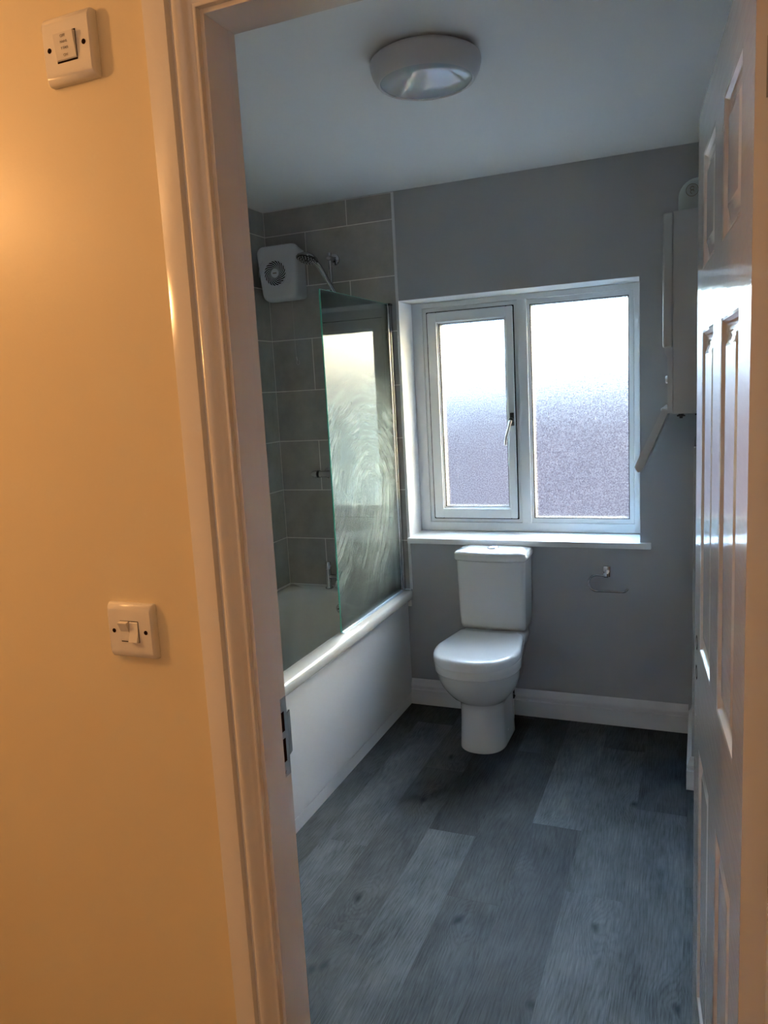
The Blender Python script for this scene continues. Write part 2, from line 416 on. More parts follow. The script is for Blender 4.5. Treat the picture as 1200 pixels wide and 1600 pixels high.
# strike plate on the left jamb
tp = empty('strike_plate', (DX0, -2.45, .954))
q = MB(); q.box(DX0+.0, DX0+.0012, -2.4620, -2.4400, .954, 1.084, .0004, 1)
q.prism([(DX0, -2.4400), (DX0+.0014, -2.4400), (DX0-.001, -2.4270), (DX0-.0028, -2.4275)], 'z', .985, 1.055)
q.build('plate', STEEL, tp)
for za, zb in ((1.030, 1.062), (.980, 1.018)): MB().box(DX0+.0002, DX0+.0016, -2.4590, -2.4500, za, zb).build('slot', DARK, tp)
for z in (1.075, .962): MB().cyl((DX0+.0010, -2.4545, z), (1, 0, 0), .0032, .0010, 12).build('screw', STEEL, tp)
tag(tp, 'steel latch strike plate let into the left door jamb', 'strike plate')

# ------------------------------------------------------------------ door leaf, open into the bathroom
hx, hy = 2.0452, -2.431
ang = math.atan2(.684, -.0611)
DW, DT, DH = .686, .035, 2.036
door = empty('door_1', (hx, hy, .004), (0, radians(0.22), ang))   # local x runs from hinge to free edge; local +y faces the left of the room
struct(door)
P_u = [(.100, .290), (.395, .585)]; P_z = [(.225, .793), (1.001, 1.628), (1.740, 1.944)]
b = MB()
us = [0, .100, .290, .395, .585, DW]; zs = [0, .225, .793, 1.001, 1.628, 1.740, 1.944, DH]
for i in range(5):
    for j in range(7):
        if i in (1, 3) and j in (1, 3, 5): b.box(us[i], us[i+1], -DT+.010, -.010, zs[j], zs[j+1])
        else: b.box(us[i], us[i+1], -DT, 0, zs[j], zs[j+1])
bmesh.ops.remove_doubles(b.b, verts=b.b.verts, dist=1e-5)
b.build('leaf', DOORM, door, local=True, smooth=1)
PR = [(0, 0), (.004, -.0012), (.008, -.0055), (.013, -.0085), (.017, -.0095), (.021, -.0095), (.030, -.0062), (.037, -.0042), (.041, -.0022), (.044, -.0020)]
for (u0, u1) in P_u:
    for (z0, z1) in P_z:
        for face in (0, 1):
            mbp = MB(); loops = []
            for o, d in PR:
                y = d if face == 0 else -DT-d
                loops.append([(u0+o, y, z0+o), (u1-o, y, z0+o), (u1-o, y, z1-o), (u0+o, y, z1-o)])
            mbp.loft(loops, cap=False); L = loops[-1]; vs = [mbp.b.verts.new(v) for v in L]; mbp.b.faces.new(vs)
            # back wall so that the moulding is a closed body
            mbp.build('panel', DOORM, door, local=True, smooth=30)
for z in (1.000, .936):
    q = MB(); q.lathe([(.0155, 0), (.0155, .0006), (.0115, .0008), (.0115, .0001)], (.643, -.0002, z), (0, 1, 0), 20); q.build('handle_hole', DARK, door, local=True)
for z in (1.845, .18):
    q = MB(); q.box(-.0012, .0, -.034, -.0115, z, z+.064); q.cyl((-.004, -.038, z), (0, 0, 1), .0045, .064, 12); q.build('hinge', STEEL, door, local=True)

# ------------------------------------------------------------------ window
wn1 = struct(empty('window_1', (1.216, .2, OZ0)))
YF = .185
f = MB()
def bevbar(mb, x0, x1, z0, z1, y0=YF, y1=.255, bev=.006): mb.box(x0, x1, y0, y1, z0, z1, bev, 2)
FX0, FX1 = OX0, OX1
bevbar(f, FX0, .735, OZ0, OZ1); bevbar(f, 1.713, FX1, OZ0, OZ1)
bevbar(f, .735-.006, 1.713+.006, OZ0, .895); bevbar(f, .735-.006, 1.713+.006, 1.938, OZ1)
bevbar(f, 1.197, 1.244, .889, 1.944, YF-.001)
# thin glazing beads round the fixed light
f.box(1.238, 1.256, YF+.008, .25, .889, 1.944, .004); f.box(1.692, 1.716, YF+.008, .25, .889, 1.944, .004)
f.box(1.25, 1.70, YF+.008, .25, .889, .916, .004); f.box(1.25, 1.70, YF+.008, .25, 1.915, 1.944, .004)
# rebate for the sash
f.box(.729, .757, YF+.008, .25, .889, 1.944, .003); f.box(1.180, 1.203, YF+.006, .25, .889, 1.944, .003)
f.box(.75, 1.19, YF+.008, .25, .889, .914, .003); f.box(.75, 1.19, YF+.008, .25, 1.917, 1.944, .003)
f.build('frame', UPVC, wn1)
q = MB()
for a in ((.755, .760, .912, 1.919), (1.178, 1.183, .912, 1.919), (.757, 1.181, .911, .915), (.757, 1.181, 1.916, 1.920)): q.box(a[0], a[1], YF-.001, .24, a[2], a[3])
for a in ((1.2555, 1.2585, .915, 1.916), (1.6895, 1.6925, .915, 1.916), (1.256, 1.692, .9145, .9175), (1.256, 1.692, 1.9135, 1.9165)): q.box(a[0], a[1], .196, .2028, a[2], a[3]); q.box(a[0]-.0002, a[1]+.0002, .2092, .256, a[2]-.0002, a[3]+.0002)  # second box: black strip added behind the pane to hide the sky-lit bead
q.build('gasket', RUBBER, wn1)
sx0, sx1, sz0, sz1 = .760, 1.179, .915, 1.916
sash = MB(); y0 = YF-.012
for a in ((sx0, .808, sz0, sz1), (1.146, sx1, sz0, sz1), (.804, 1.150, sz0, .964), (.804, 1.150, 1.868, sz1)): sash.box(a[0], a[1], y0, .245, a[2], a[3], .006, 2)
for a in ((.803, .815, .958, 1.874), (1.138, 1.150, .958, 1.874), (.805, 1.148, .958, .971), (.805, 1.148, 1.862, 1.874)): sash.box(a[0], a[1], y0+.010, .24, a[2], a[3], .003, 1)
sash = sash.build('sash', UPVC, wn1)
q = MB()
for a in ((.8145, .8175, .970, 1.863), (1.1355, 1.1385, .970, 1.863), (.815, 1.138, .9695, .9725), (.815, 1.138, 1.8605, 1.8635)): q.box(a[0], a[1], y0+.014, .1948, a[2], a[3]); q.box(a[0], a[1], .2012, .246, a[2], a[3])  # rear strips added likewise, to darken the bright edge seen through the glass
q.build('gasket', RUBBER, sash)
MB().box(.8085, 1.1445, .195, .201, .9645, 1.8685).build('pane', OBSC, sash)
MB().box(1.251, 1.697, .203, .209, .910, 1.921).build('pane', OBSC, wn1)
q = MB(); hz = 1.39; hxx = 1.166
q.box(hxx-.010, hxx+.010, y0-.012, y0+.001, hz-.028, hz+.034, .004)
q.cyl((hxx, y0-.010, hz), (0, -1, 0), .011, .022, 16, .002)
hd = q.build('handle', BLACK, sash)
q = MB(); q.tube([(hxx, y0-.030, hz), (hxx-.010, y0-.034, hz-.035), (hxx-.024, y0-.036, hz-.085), (hxx-.028, y0-.034, hz-.118)], lambda t: .0075-.002*t, 10); q.build('lever', STEEL, hd)
# plastered reveal lining (white) and the sill board
q = MB(); q.box(OX0, OX0+.0015, .0, YF, OZ0, OZ1); q.box(OX1-.0015, OX1, .0, YF, OZ0, OZ1); q.box(OX0, OX1, .0, YF, OZ1-.0015, OZ1)
struct(q.build('trim_6', SILLM, smooth=1))
q = MB(); q.box(OX0+.0, OX1, -.002, YF+.02, OZ0-.026, OZ0); q.box(OX0-.0, 1.797, -.026, -.0005, OZ0-.026, OZ0, .002)
struct(q.build('trim_7', SILLM, smooth=30))

# ------------------------------------------------------------------ outside: neighbouring house and ground
BRICK = mottle(mat('pinkish_brick', (.40, .30, .31), .9), (.0080, .0028, .0038), (.0150, .0030, .0044), 1.2, 4)
SLATE = mat('grey_roof_slate', (.020, .021, .025), .8)
YARD = mat('concrete_yard', (.03, .03, .034), .9)
tag(MB().box(-14, 16, .31, 30, -3.1, -3.0).build('yard', YARD), kind='structure')
nb = empty('neighbouring_house', (1, 8, -3.0))
q = MB().box(-12, 2.6, 8, 13, -3.0, 1.85).build('wall', BRICK, nb)
MB().prism([(7.8, 1.80), (10.5, 3.10), (13.2, 1.80)], 'x', -12.2, 2.8).build('roof', SLATE, nb)
RENDER = mat('pale_cream_render', (.18, .16, .12), .9)
n2 = empty('neighbouring_house', (7, 9, -3.0))  # unseen house added so the screen reflection turns cream lower down
MB().box(3.4, 14, 9, 13, -3.0, 2.05).build('wall', RENDER, n2); MB().prism([(8.8, 2.0), (11, 2.7), (13.2, 2.0)], 'x', 3.2, 14.2).build('roof', SLATE, n2)
tag(n2, 'pale cream house added out of view for its reflection in the bath screen', 'house')
tag(nb, 'pinkish brick house with a low slate roof blurred behind the frosted window', 'house')

# ------------------------------------------------------------------ bath
ZR = .585; BL = 1.70
bath = empty('bath', (.34, -.85, 0))
def rrect(x0, x1, y0, y1, z, r, n=8):
    pts = []
    for cx, cy, a0 in ((x1-r, y1-r, 0), (x0+r, y1-r, pi/2), (x0+r, y0+r, pi), (x1-r, y0+r, 3*pi/2)):
        for i in range(n+1): a = a0+pi/2*i/n; pts.append((cx+r*cos(a), cy+r*sin(a), z))
    return pts
xo0, xo1, yo0, yo1 = .003, .688, -BL, -.003
xi0, xi1, yi0, yi1 = .070, .612, -BL+.09, -.085
L = [rrect(xo0+.002, xo1-.004, yo0, yo1, ZR-.045, .006), rrect(xo0, xo1, yo0, yo1, ZR-.040, .008), rrect(xo0, xo1, yo0, yo1, ZR-.012, .008), rrect(xo0+.003, xo1-.003, yo0+.003, yo1, ZR-.004, .008), rrect(xo0+.010, xo1-.010, yo0+.01, yo1-.002, ZR, .008),
     rrect(xi0-.008, xi1+.008, yi0-.008, yi1+.006, ZR, .10), rrect(xi0, xi1, yi0, yi1, ZR-.006, .10), rrect(xi0+.006, xi1-.006, yi0+.01, yi1-.004, ZR-.03, .10),
     rrect(xi0+.02, xi1-.02, yi0+.06, yi1-.02, ZR-.18, .11), rrect(xi0+.04, xi1-.04, yi0+.16, yi1-.045, ZR-.32, .12), rrect(xi0+.08, xi1-.08, yi0+.24, yi1-.09, ZR-.385, .12), rrect(xi0+.14, xi1-.14, yi0+.3, yi1-.15, ZR-.40, .10)]
mb = MB(); mb.loft(L, cap=False); vs = [mb.b.verts.new(p) for p in L[-1]]; mb.b.faces.new(vs)
bmesh.ops.remove_doubles(mb.b, verts=mb.b.verts, dist=1e-6)
mb.build('tub', ACRYL, bath, smooth=50)
MB().box(.640, .6600, -BL, -.003, .058, ZR-.044, .001, 1).build('side_panel', PANELM, bath)
MB().box(.640, .6585, -BL, -.020, 0, .054, .001, 1).build('plinth', PANELM, bath)
q = MB(); q.lathe([(.0, 0), (.026, 0), (.028, .003), (.024, .006), (.0, .008)], (.345, -.1115, .500), (0, -1, -.12), 24)
ov = q.build('overflow', CHROME, bath)
q = MB()
for i in range(6):
    a = i*pi/3; q.cyl((.345+.014*cos(a), -.1195, .500+.014*sin(a)), (0, -1, -.12), .0035, .0012, 8)
q.cyl((.345, -.1195, .5), (0, -1, -.12), .0035, .0012, 8)
q.build('overflow_holes', DARK, ov)
tag(bath, 'white bath with a plain side panel along the tiled left wall', 'bath')
# silicone bead round the bath, part of the tiled walls
MB().box(.0, TX, -.006, .0, ZR-.001, ZR+.005, .002, 1).build('silicone_bead', SILIC, wall_back)
MB().box(.0, .006, -BL, .0, ZR-.001, ZR+.005, .002, 1).build('silicone_bead', SILIC, wall_left)

# bath filler tap on the end rim
tap = empty('bath_tap', (.344, -.045, ZR))
q = MB()
for x in (.254, .434):
    q.lathe([(.021, 0), (.021, .004), (.015, .008), (.0135, .012), (.0135, .095), (.012, .099)], (x, -.047, ZR), (0, 0, 1), 20)
q.cyl((.254, -.047, ZR+.062), (1, 0, 0), .011, .18, 16)
q.build('body', CHROME, tap)
q = MB(); q.tube([(.344, -.047, ZR+.062), (.344, -.085, ZR+.062), (.344, -.135, ZR+.058), (.344, -.150, ZR+.035)], .0115, 14); q.build('spout', CHROME, tap)
for x in (.254, .434):
    q = MB(); q.lathe([(.0135, 0), (.0145, .004), (.0145, .032), (.012, .037), (.0, .038)], (x, -.047, ZR+.099), (0, 0, 1), 20)
    q.box(x-.018, x+.018, -.0505, -.0435, ZR+.113, ZR+.120, .002, 1); q.build('knob', CHROME, tap)
tag(tap, 'chrome bath filler tap with two pillars on the bath rim', 'tap')

# bar shower valve on the tiles
vz = 1.168
val = empty('shower_valve', (.345, -.0, vz))
q = MB(); q.cyl((.245, -.055, vz), (1, 0, 0), .0165, .20, 24)
for x in (.272, .418): q.lathe([(.028, 0), (.028, .004), (.018, .012), (.013, .014), (.013, .055)], (x, -.0008, vz), (0, -1, 0), 20)
q.cyl((.345, -.055, vz-.028), (0, 0, 1), .009, .02, 12); q.build('body', CHROME, val)
for x in (.235, .443): MB().cyl((x, -.055, vz), (1, 0, 0), .0185, .012, 24).build('collar', BLACK, val)
for x, s_ in ((.235, -1), (.455, 1)):
    q = MB(); q.lathe([(.018, 0), (.0185, .012), (.016, .026), (.009, .035), (.0, .037)], (x, -.055, vz), (s_, 0, 0), 24); q.build('knob', CHROME, val)
tag(val, 'chrome bar shower valve on the tiles behind the glass screen', 'shower valve')
# riser rail with handset
rl = empty('shower', (.372, 0, 1.5))
q = MB(); q.cyl((.372, -.055, 1.52), (0, 0, 1), .0095, .69, 16); q.build('rail', CHROME, rl)
for z in (2.185, 1.55):
    q = MB(); q.lathe([(.027, 0), (.027, .010), (.022, .013), (.013, .014), (.013, .06), (.010, .066)], (.372, -.0008, z), (0, -1, 0), 22); q.build('bracket', CHROME, rl)
q = MB(); q.cyl((.372, -.055, 2.010), (0, 0, 1), .017, .036, 18, .003); q.cyl((.372, -.055, 2.028), (0, -1, 0), .012, .04, 14); q.cyl((.350, -.055, 2.028), (-1, 0, 0), .012, .022, 14, .002); q.build('slider', CHROME, rl)
tag(rl, 'chrome riser rail shower with a tilted round handset above the bath', 'shower')
A = Vector((.408, -.090, 2.018)); B_ = Vector((.361, -.150, 2.140)); Cc = Vector((.322, -.190, 2.166))
q = MB(); q.tube([A, A.lerp(B_, .5), B_, B_.lerp(Cc, .55)+Vector((0, 0, .012)), Cc+Vector((.012, .012, .018))], lambda t: .0085+.004*min(t*1.6, 1), 14); hs = q.build('handset', CHROME, rl)
nrm = Vector((-.12, -.34, -1)).normalized()
q = MB(); q.lathe([(.012, -.030), (.035, -.022), (.050, -.010), (.052, -.003), (.049, .0)], Cc, nrm, 32); q.build('shell', CHROME, hs)
q = MB(); q.lathe([(.0485, 0), (.045, .002), (.0, .003)], Cc, nrm, 32); q.build('spray_face', BLACK, hs)
q = MB(); tx = nrm.orthogonal().normalized(); ty = nrm.cross(tx)
for R, nn in ((.040, 18), (.028, 12), (.016, 7)):
    for i in range(nn):
        a = 2*pi*i/nn; q.lathe([(.0034, 0), (.0022, .003)], Cc+nrm*.002+(tx*cos(a)+ty*sin(a))*R, nrm, 6)
tag(q.build('nozzles', HEATM, hs), kind='stuff')
q = MB(); q.tube([A, A+Vector((.006, .01, -.05)), (.415, -.09, 1.85), (.425, -.085, 1.6), (.41, -.085, 1.25), (.38, -.08, 1.02), (.345, -.07, 1.05), (.345, -.056, 1.139)], .0062, 10, 10); q.build('hose', CHROME, rl)

# ------------------------------------------------------------------ bath screen
scr = empty('bath_screen', (.640, -.37, ZR))
GX = .640
g = MB().box(GX-.003, GX+.003, -.722, -.030, .592, 1.953).build('glass', SCREEN, scr)
q = MB(); q.box(GX-.0032, GX+.0032, -.7235, -.7218, .592, 1.953); q.box(GX-.0031, GX+.0031, -.7218, -.030, 1.9525, 1.9535); q.build('polished_edge', GEDGE, g)
q = MB(); q.box(GX-.014, GX+.014, -.030, -.0008, .588, 1.945, .003); q.cyl((GX, -.033, .59), (0, 0, 1), .007, 1.365, 14); q.build('wall_channel', CHROME, scr)
q = MB(); q.box(GX-.015, GX+.015, -.034, -.0008, 1.945, 1.957, .002, 1); q.build('end_cap', BLACK, scr)
q = MB(); q.box(GX-.006, GX+.006, -.718, -.036, ZR+.0, ZR+.009, .002, 1); q.box(GX+.004, GX+.013, -.718, -.036, ZR+.0, ZR+.003, .001, 1); q.build('seal', SEAL, scr)
tag(scr, 'hinged glass bath screen with dried soap smears and chrome wall channel', 'bath screen')

# ------------------------------------------------------------------ fan heater
ht = empty('fan_heater', (.128, 0, 2.01))
def octo(x0, x1, z0, z1, y, r, tpr=0, n=6):
    pts = []
    for cx, cz, a0 in ((x1-r, z1-r, 0), (x0+r, z1-r, pi/2), (x0+r+tpr, z0+r, pi), (x1-r-tpr, z0+r, 3*pi/2)):
        for i in range(n+1): a = a0+pi/2*i/n; pts.append((cx+r*cos(a), y, cz+r*sin(a)))
    return pts
hX0, hX1, hZ0, hZ1 = .020, .243, 2.008, 2.266
q = MB(); q.loft([octo(hX0-.008, hX1-.030, hZ0+.012, hZ1-.012, -.001, .02), octo(hX0-.004, hX1-.018, hZ0+.004, hZ1-.006, -.05, .03, .006), octo(hX0, hX1-.007, hZ0, hZ1, -.100, .034, .016), octo(hX0+.002, hX1-.004, hZ0+.003, hZ1-.003, -.122, .034, .018),
                  octo(hX0+.009, hX1-.011, hZ0+.010, hZ1-.010, -.131, .032, .018), octo(hX0+.02, hX1-.022, hZ0+.022, hZ1-.022, -.1345, .032, .018)])
q.build('casing', HEATM, ht, smooth=45)
fcx, fcz, fy = .121, 2.135, -.1350
q = MB(); q.lathe([(.060, 0), (.060, .0008), (.057, .0014), (.0, .0015)], (fcx, fy+.0006, fcz), (0, -1, 0), 48); q.build('intake', DARK, ht)
q = MB(); NV = 20
for i in range(NV):
    pts0, pts1 = [], []
    for k in range(7):
        t = k/6; R = .020+.037*t; a = 2*pi*i/NV+1.05*t; w = (.0015+.0023*t)
        da = w/R
        pts0.append((fcx+R*cos(a-da), fcz+R*sin(a-da))); pts1.append((fcx+R*cos(a+da*.7), fcz+R*sin(a+da*.7)))
    pr = pts0+pts1[::-1]
    q.loft([[(x, fy-.0006, z) for x, z in pr], [(x, fy-.0030, z) for x, z in pr]])
q.lathe([(.061, -.0012), (.0615, .002), (.0585, .0032), (.0565, .002), (.0565, -.0012)], (fcx, fy, fcz), (0, -1, 0), 48, cap=False)
q.lathe([(.0205, -.001), (.0205, .0035), (.018, .0045), (.0, .0047)], (fcx, fy, fcz), (0, -1, 0), 32)
gr = q.build('grille', HEATM, ht, smooth=30)
MB().box(fcx-.010, fcx+.010, fy-.0056, fy-.0045, fcz-.003, fcz+.003, .0005, 1).build('badge', INK, gr)
for a0, a1 in ((-.75, .1), (2.35, 3.25)):
    q = MB()
    for k, R in enumerate((.072, .080, .088)):
        q.tube([(fcx+R*cos(a0+(a1-a0)*i/6), fy+.0006, fcz+R*sin(a0+(a1-a0)*i/6)) for i in range(7)], .0016, 6, 2)
    tag(q.build('ridge', HEATM, ht), kind='stuff')
q = MB(); q.tube([(.160, -.060, 2.012), (.1605, -.060, 1.85), (.162, -.058, 1.745)], .0011, 6, 3)
q.tube([(.162, -.058, 1.745), (.164, -.058, 1.735), (.165, -.057, 1.728)], .0034, 8, 2)
q.tube([(.165, -.057, 1.728), (.160, -.056, 1.716), (.166, -.056, 1.706), (.176, -.056, 1.714), (.174, -.056, 1.728)], .0011, 6, 4); q.build('pull_cord', CORDM, ht)
tag(ht, 'grey-white downflow fan heater with a round spiral grille high on the tiles', 'fan heater')

# ------------------------------------------------------------------ ceiling light
cl = empty('ceiling_light', (1.285, -1.280, H))
c0 = (1.285, -1.280, H)
q = MB(); q.lathe([(.128, 0), (.128, .009), (.146, .010), (.151, .014), (.1525, .021), (.1515, .030), (.147, .046), (.140, .059), (.134, .067), (.1295, .0695), (.1275, .068), (.1265, .060)], c0, (0, 0, -1), 64, cap=False); q.build('body', LIGHTM, cl, smooth=40)
q = MB(); q.lathe([(.1272, .064), (.122, .0695), (.10, .0745), (.06, .079), (.02, .081), (.0, .0812)], c0, (0, 0, -1), 64, cap=False); q.build('diffuser', LENS, cl, smooth=60)
tag(cl, 'round grey-white flush ceiling light with a shallow glossy diffuser', 'ceiling light')

# ------------------------------------------------------------------ toilet
TCX = 1.120
toi = empty('toilet', (TCX, -.3, 0))
def dsec(yf, yb, hw, z, nf=2.25, hwb=None, rb=.05, cx=TCX, N=20, lf=1.15):
    hwb = hw if hwb is None else hwb
    yc = min(yf+hw*lf, yb-rb-.005); pts = []
    for i in range(2*N+1):
        a = pi*i/(2*N); c_, s_ = cos(a), sin(a)
        pts.append((cx+hw*math.copysign(abs(c_)**(2/nf), c_), yc-(yc-yf)*abs(s_)**(2/nf), z))
    for i in range(1, 5):
        t = i/5; pts.append((cx-(hw+(hwb-hw)*t), yc+(yb-rb-yc)*t, z))
    for i in range(7): a = pi-pi/2*i/6; pts.append((cx-hwb+rb+rb*cos(a), yb-rb+rb*sin(a), z))
    for i in range(7): a = pi/2-pi/2*i/6; pts.append((cx+hwb-rb+rb*cos(a), yb-rb+rb*sin(a), z))
    for i in range(4, 0, -1):
        t = i/5; pts.append((cx+(hw+(hwb-hw)*t), yc+(yb-rb-yc)*t, z))
    return pts
S = [(-.452, -.165, .094, .0), (-.458, -.155, .100, .003), (-.457, -.155, .099, .03), (-.452, -.155, .095, .12), (-.452, -.155, .094, .19), (-.456, -.155, .096, .212),
     (-.474, -.15, .109, .226), (-.502, -.145, .128, .245), (-.530, -.135, .146, .272), (-.558, -.12, .162, .305), (-.578, -.10, .172, .340), (-.590, -.08, .177, .372), (-.594, -.075, .179, .3785), (-.590, -.075, .1755, .3800),
     (-.597, -.07, .1815, .382), (-.600, -.045, .182, .398), (-.600, -.03, .182, .416), (-.597, -.028, .180, .420)]
q = MB(); q.loft([dsec(a, b_, h, z, hwb=h if z < .25 else max(.125, h*(1-.24*min((z-.25)/.1, 1))), rb=.03) for a, b_, h, z in S])
q.build('pan', CERAM, toi, smooth=50)
# rear shelf that carries the cistern
q = MB(); q.loft([dsec(-.20, -.10, .10, .26, hwb=.10, rb=.02, lf=.4), dsec(-.24, -.06, .125, .33, hwb=.13, rb=.03, lf=.4), dsec(-.26, -.030, .150, .39, hwb=.142, rb=.03, lf=.4), dsec(-.255, -.018, .152, .42, hwb=.150, rb=.03, lf=.4), dsec(-.25, -.016, .150, .436, hwb=.146, rb=.03, lf=.4), dsec(-.13, -.016, .130, .452, hwb=.140, rb=.03, lf=.2)])
q.build('cistern_shelf', CERAM, toi, smooth=50)
# seat and lid
def seatloop(o, z): return dsec(-.612+o, -.166-o*.5, .182-o, z, 2.35, hwb=.152-o, rb=.03, lf=1.25)
q = MB(); q.loft([seatloop(.006, .4215), seatloop(.001, .4225), seatloop(.0, .426), seatloop(.0, .446), seatloop(.003, .454), seatloop(.010, .460), seatloop(.020, .4632)]+[[(TCX+(x-TCX)*k, -.40+(y+.40)*k, .4632+.004*(1-k)) for x, y, z in seatloop(.020, 0)] for k in (.8, .5, .2)]); q.build('lid', SEATM, toi, smooth=60)
for x in (TCX-.075, TCX+.075): MB().cyl((x-.02, -.198, .450), (1, 0, 0), .012, .04, 14, .002).build('seat_hinge', SEATM, toi)
# cistern
def cist(hw, yf, yb, z, bow=.018, r=.022):
    pts = []
    n = 14
    for i in range(n+1):
        t = -1+2*i/n; pts.append((TCX+t*(hw-r), yf-bow*(1-t*t), z))
    for i in range(1, 6): a = -pi/2+pi/2*i/6; pts.append((TCX+hw-r+r*cos(a), yf+r+r*sin(a), z))
    pts.append((TCX+hw, yf+r, z)); pts.append((TCX+hw, yb, z)); pts.append((TCX-hw, yb, z)); pts.append((TCX-hw, yf+r, z))
    for i in range(1, 6): a = pi+pi/2*i/6; pts.append((TCX-hw+r+r*cos(a), yf+r+r*sin(a), z))
    return pts
q = MB(); q.loft([cist(.138, -.130, -.014, .4525, .012), cist(.148, -.144, -.012, .458, .014), cist(.152, -.152, -.010, .480), cist(.153, -.154, -.010, .51), cist(.159, -.163, -.008, .778)]); q.build('cistern', CERAM, toi, smooth=50)
q = MB(); q.loft([cist(.160, -.166, -.006, .7795), cist(.165, -.172, -.005, .783), cist(.166, -.173, -.005, .790), cist(.165, -.172, -.005, .808), cist(.162, -.168, -.006, .816), cist(.153, -.158, -.010, .821), cist(.12, -.12, -.03, .8245, .01)]); q.build('cistern_lid', CERAM, toi, smooth=60)
q = MB(); q.lathe([(.026, 0), (.026, .003), (.022, .006), (.0195, .0045), (.018, .006), (.0, .0085)], (TCX+.0, -.088, .8235), (0, 0, 1), 28); q.build('flush_button', CHROME, toi)
q = MB(); q.tube([(TCX+.062, -.060, .0), (TCX+.062, -.060, .12), (TCX+.062, -.060, .30), (TCX+.062, -.065, .44)], .0075, 10, 4); ip = q.build('inlet_pipe', SILIC, toi)
q = MB(); q.cyl((TCX+.062, -.060, .100), (0, 0, 1), .012, .045, 12, .002); q.cyl((TCX+.062, -.060, .122), (.6, -1, 0), .007, .028, 10); q.build('valve', BLACK, ip)
q = MB(); q.tube([(TCX, -.16, .18), (TCX, -.09, .18), (TCX, -.001, .18)], .050, 20, 2); q.build('waste_connector', SEATM, toi)
q = MB(); q.lathe([(.006, 0), (.0055, .003), (.0, .004)], (TCX+.0965, -.30, .055), (1, 0, .03), 14); q.build('fixing_cap', CERAM, toi)
tag(toi, 'white close-coupled toilet with the lid down under the window', 'toilet')

# ------------------------------------------------------------------ toilet roll holder
rh = empty('toilet_roll_holder', (1.612, 0, .71))
q = MB(); q.box(1.597, 1.627, -.012, 0, .690, .738, .002); q.box(1.600, 1.622, -.042, -.011, .694, .714, .002); q.build('bracket', CHROME, rh)
q = MB(); pts = [(1.602, -.04, .704), (1.575, -.04, .704)]
for i in range(9): a = pi/2+pi*i/8; pts.append((1.572+.036*cos(a), -.04, .668+.036*sin(a)))
pts += [(1.60, -.04, .632), (1.675, -.04, .632)]
for i in range(1, 4): a = -pi/2+pi/3*i/3; pts.append((1.677+.030*cos(a), -.04, .662+.030*sin(a)))
q.tube(pts, .0046, 12, 3); q.build('hook', CHROME, rh)
tag(rh, 'chrome open loop toilet roll holder on the grey wall, empty', 'toilet roll holder')

# ------------------------------------------------------------------ boiler
bo = empty('boiler', (2.02, -.30, 1.418))
MB().box(1.897, XR-.001, -.500, -.100, 1.418, 2.109, .003, 2).build('casing', BOILM, bo)
q = MB(); q.box(1.864, 1.8968, -.501, -.099, 1.652, 2.107, .007, 3); q.build('front_cover', BOILM, bo)
q = MB(); q.prism([(1.8968, 1.421), (1.8800, 1.421), (1.8800, 1.618), (1.8705, 1.632), (1.8705, 1.651), (1.8968, 1.651)], 'y', -.498, -.102); cs = q.build('console', BOILM, bo)
for y in (-.42, -.36):
    q = MB(); q.lathe([(.014, 0), (.0135, .008), (.011, .010), (.0, .010)], (1.8802, y, 1.54), (-1, 0, 0), 20); q.build('knob', WPLAST, cs)
q = MB(); q.box(1.874, 1.8802, -.34, -.24, 1.50, 1.58, .002, 1); q.build('display', BLACK, cs)
q = MB(); a0, a1 = (1.8740, 1.4360), (1.7770, 1.2210); dx, dz = a1[0]-a0[0], a1[1]-a0[1]; ln = math.hypot(dx, dz); nx, nz_ = -dz/ln, dx/ln
q.prism([(a0[0]-nx*.010, a0[1]-nz_*.010), (a0[0]+nx*.012, a0[1]+nz_*.012), (a1[0]+nx*.018, a1[1]+nz_*.018), (a1[0]+nx*.006-.004, a1[1]+nz_*.006-.008), (a1[0]-nx*.012, a1[1]-nz_*.012+.004)], 'y', -.500, -.102)
q.box(1.858, 1.8805, -.49, -.11, 1.428, 1.440, .002, 1)
q.build('drop_flap', BOILM, bo)
for y, x in ((-.46, 1.925), (-.40, 1.985), (-.33, 2.04), (-.26, 2.04), (-.19, 2.04)):
    q = MB(); q.cyl((x, y, 1.4185), (0, 0, -1), .010, .008, 12); q.cyl((x, y, 1.4105), (0, 0, -1), .006, .010, 12); q.box(x-.014, x+.014, y-.004, y+.004, 1.407, 1.413, .001, 1); q.build('valve', BLACK, bo)
# flue: rises from the case and turns to the outside wall
q = MB(); ex, ez = 1.972, 2.187
q.tube([(ex, -.31, 2.1095), (ex, -.31, 2.16), (ex, -.303, 2.180), (ex, -.285, 2.190), (ex, -.22, 2.190), (ex, -.0, 2.190)], .064, 32, 6)
q.lathe([(.076, 0), (.076, .012), (.066, .018), (.066, .03)], (ex, -.31, 2.1095), (0, 0, 1), 32)
q.build('flue_elbow', FLUEM, bo, smooth=60)
q = MB(); q.cyl((1.956, -.362, 2.196), (0, -1, 0), .020, .014, 24, .002); fp = q.build('test_cap', FLUEM, bo)
q = MB(); q.lathe([(.0215, -.001), (.0215, .004), (.0195, .004), (.0195, -.001)], (1.956, -.372, 2.196), (0, -1, 0), 24, cap=False)
for zc in (2.202, 2.190):
    q.tube([(1.956+.006*cos(a), -.3770, zc+.006*sin(a)) for a in [2*pi*i/12 for i in range(12 if zc > 2.195 else 10)]], .0013, 6, 1)
q.build('embossing', INK, fp)
tag(bo, 'white wall boiler in the right corner with its control flap hanging open', 'boiler')

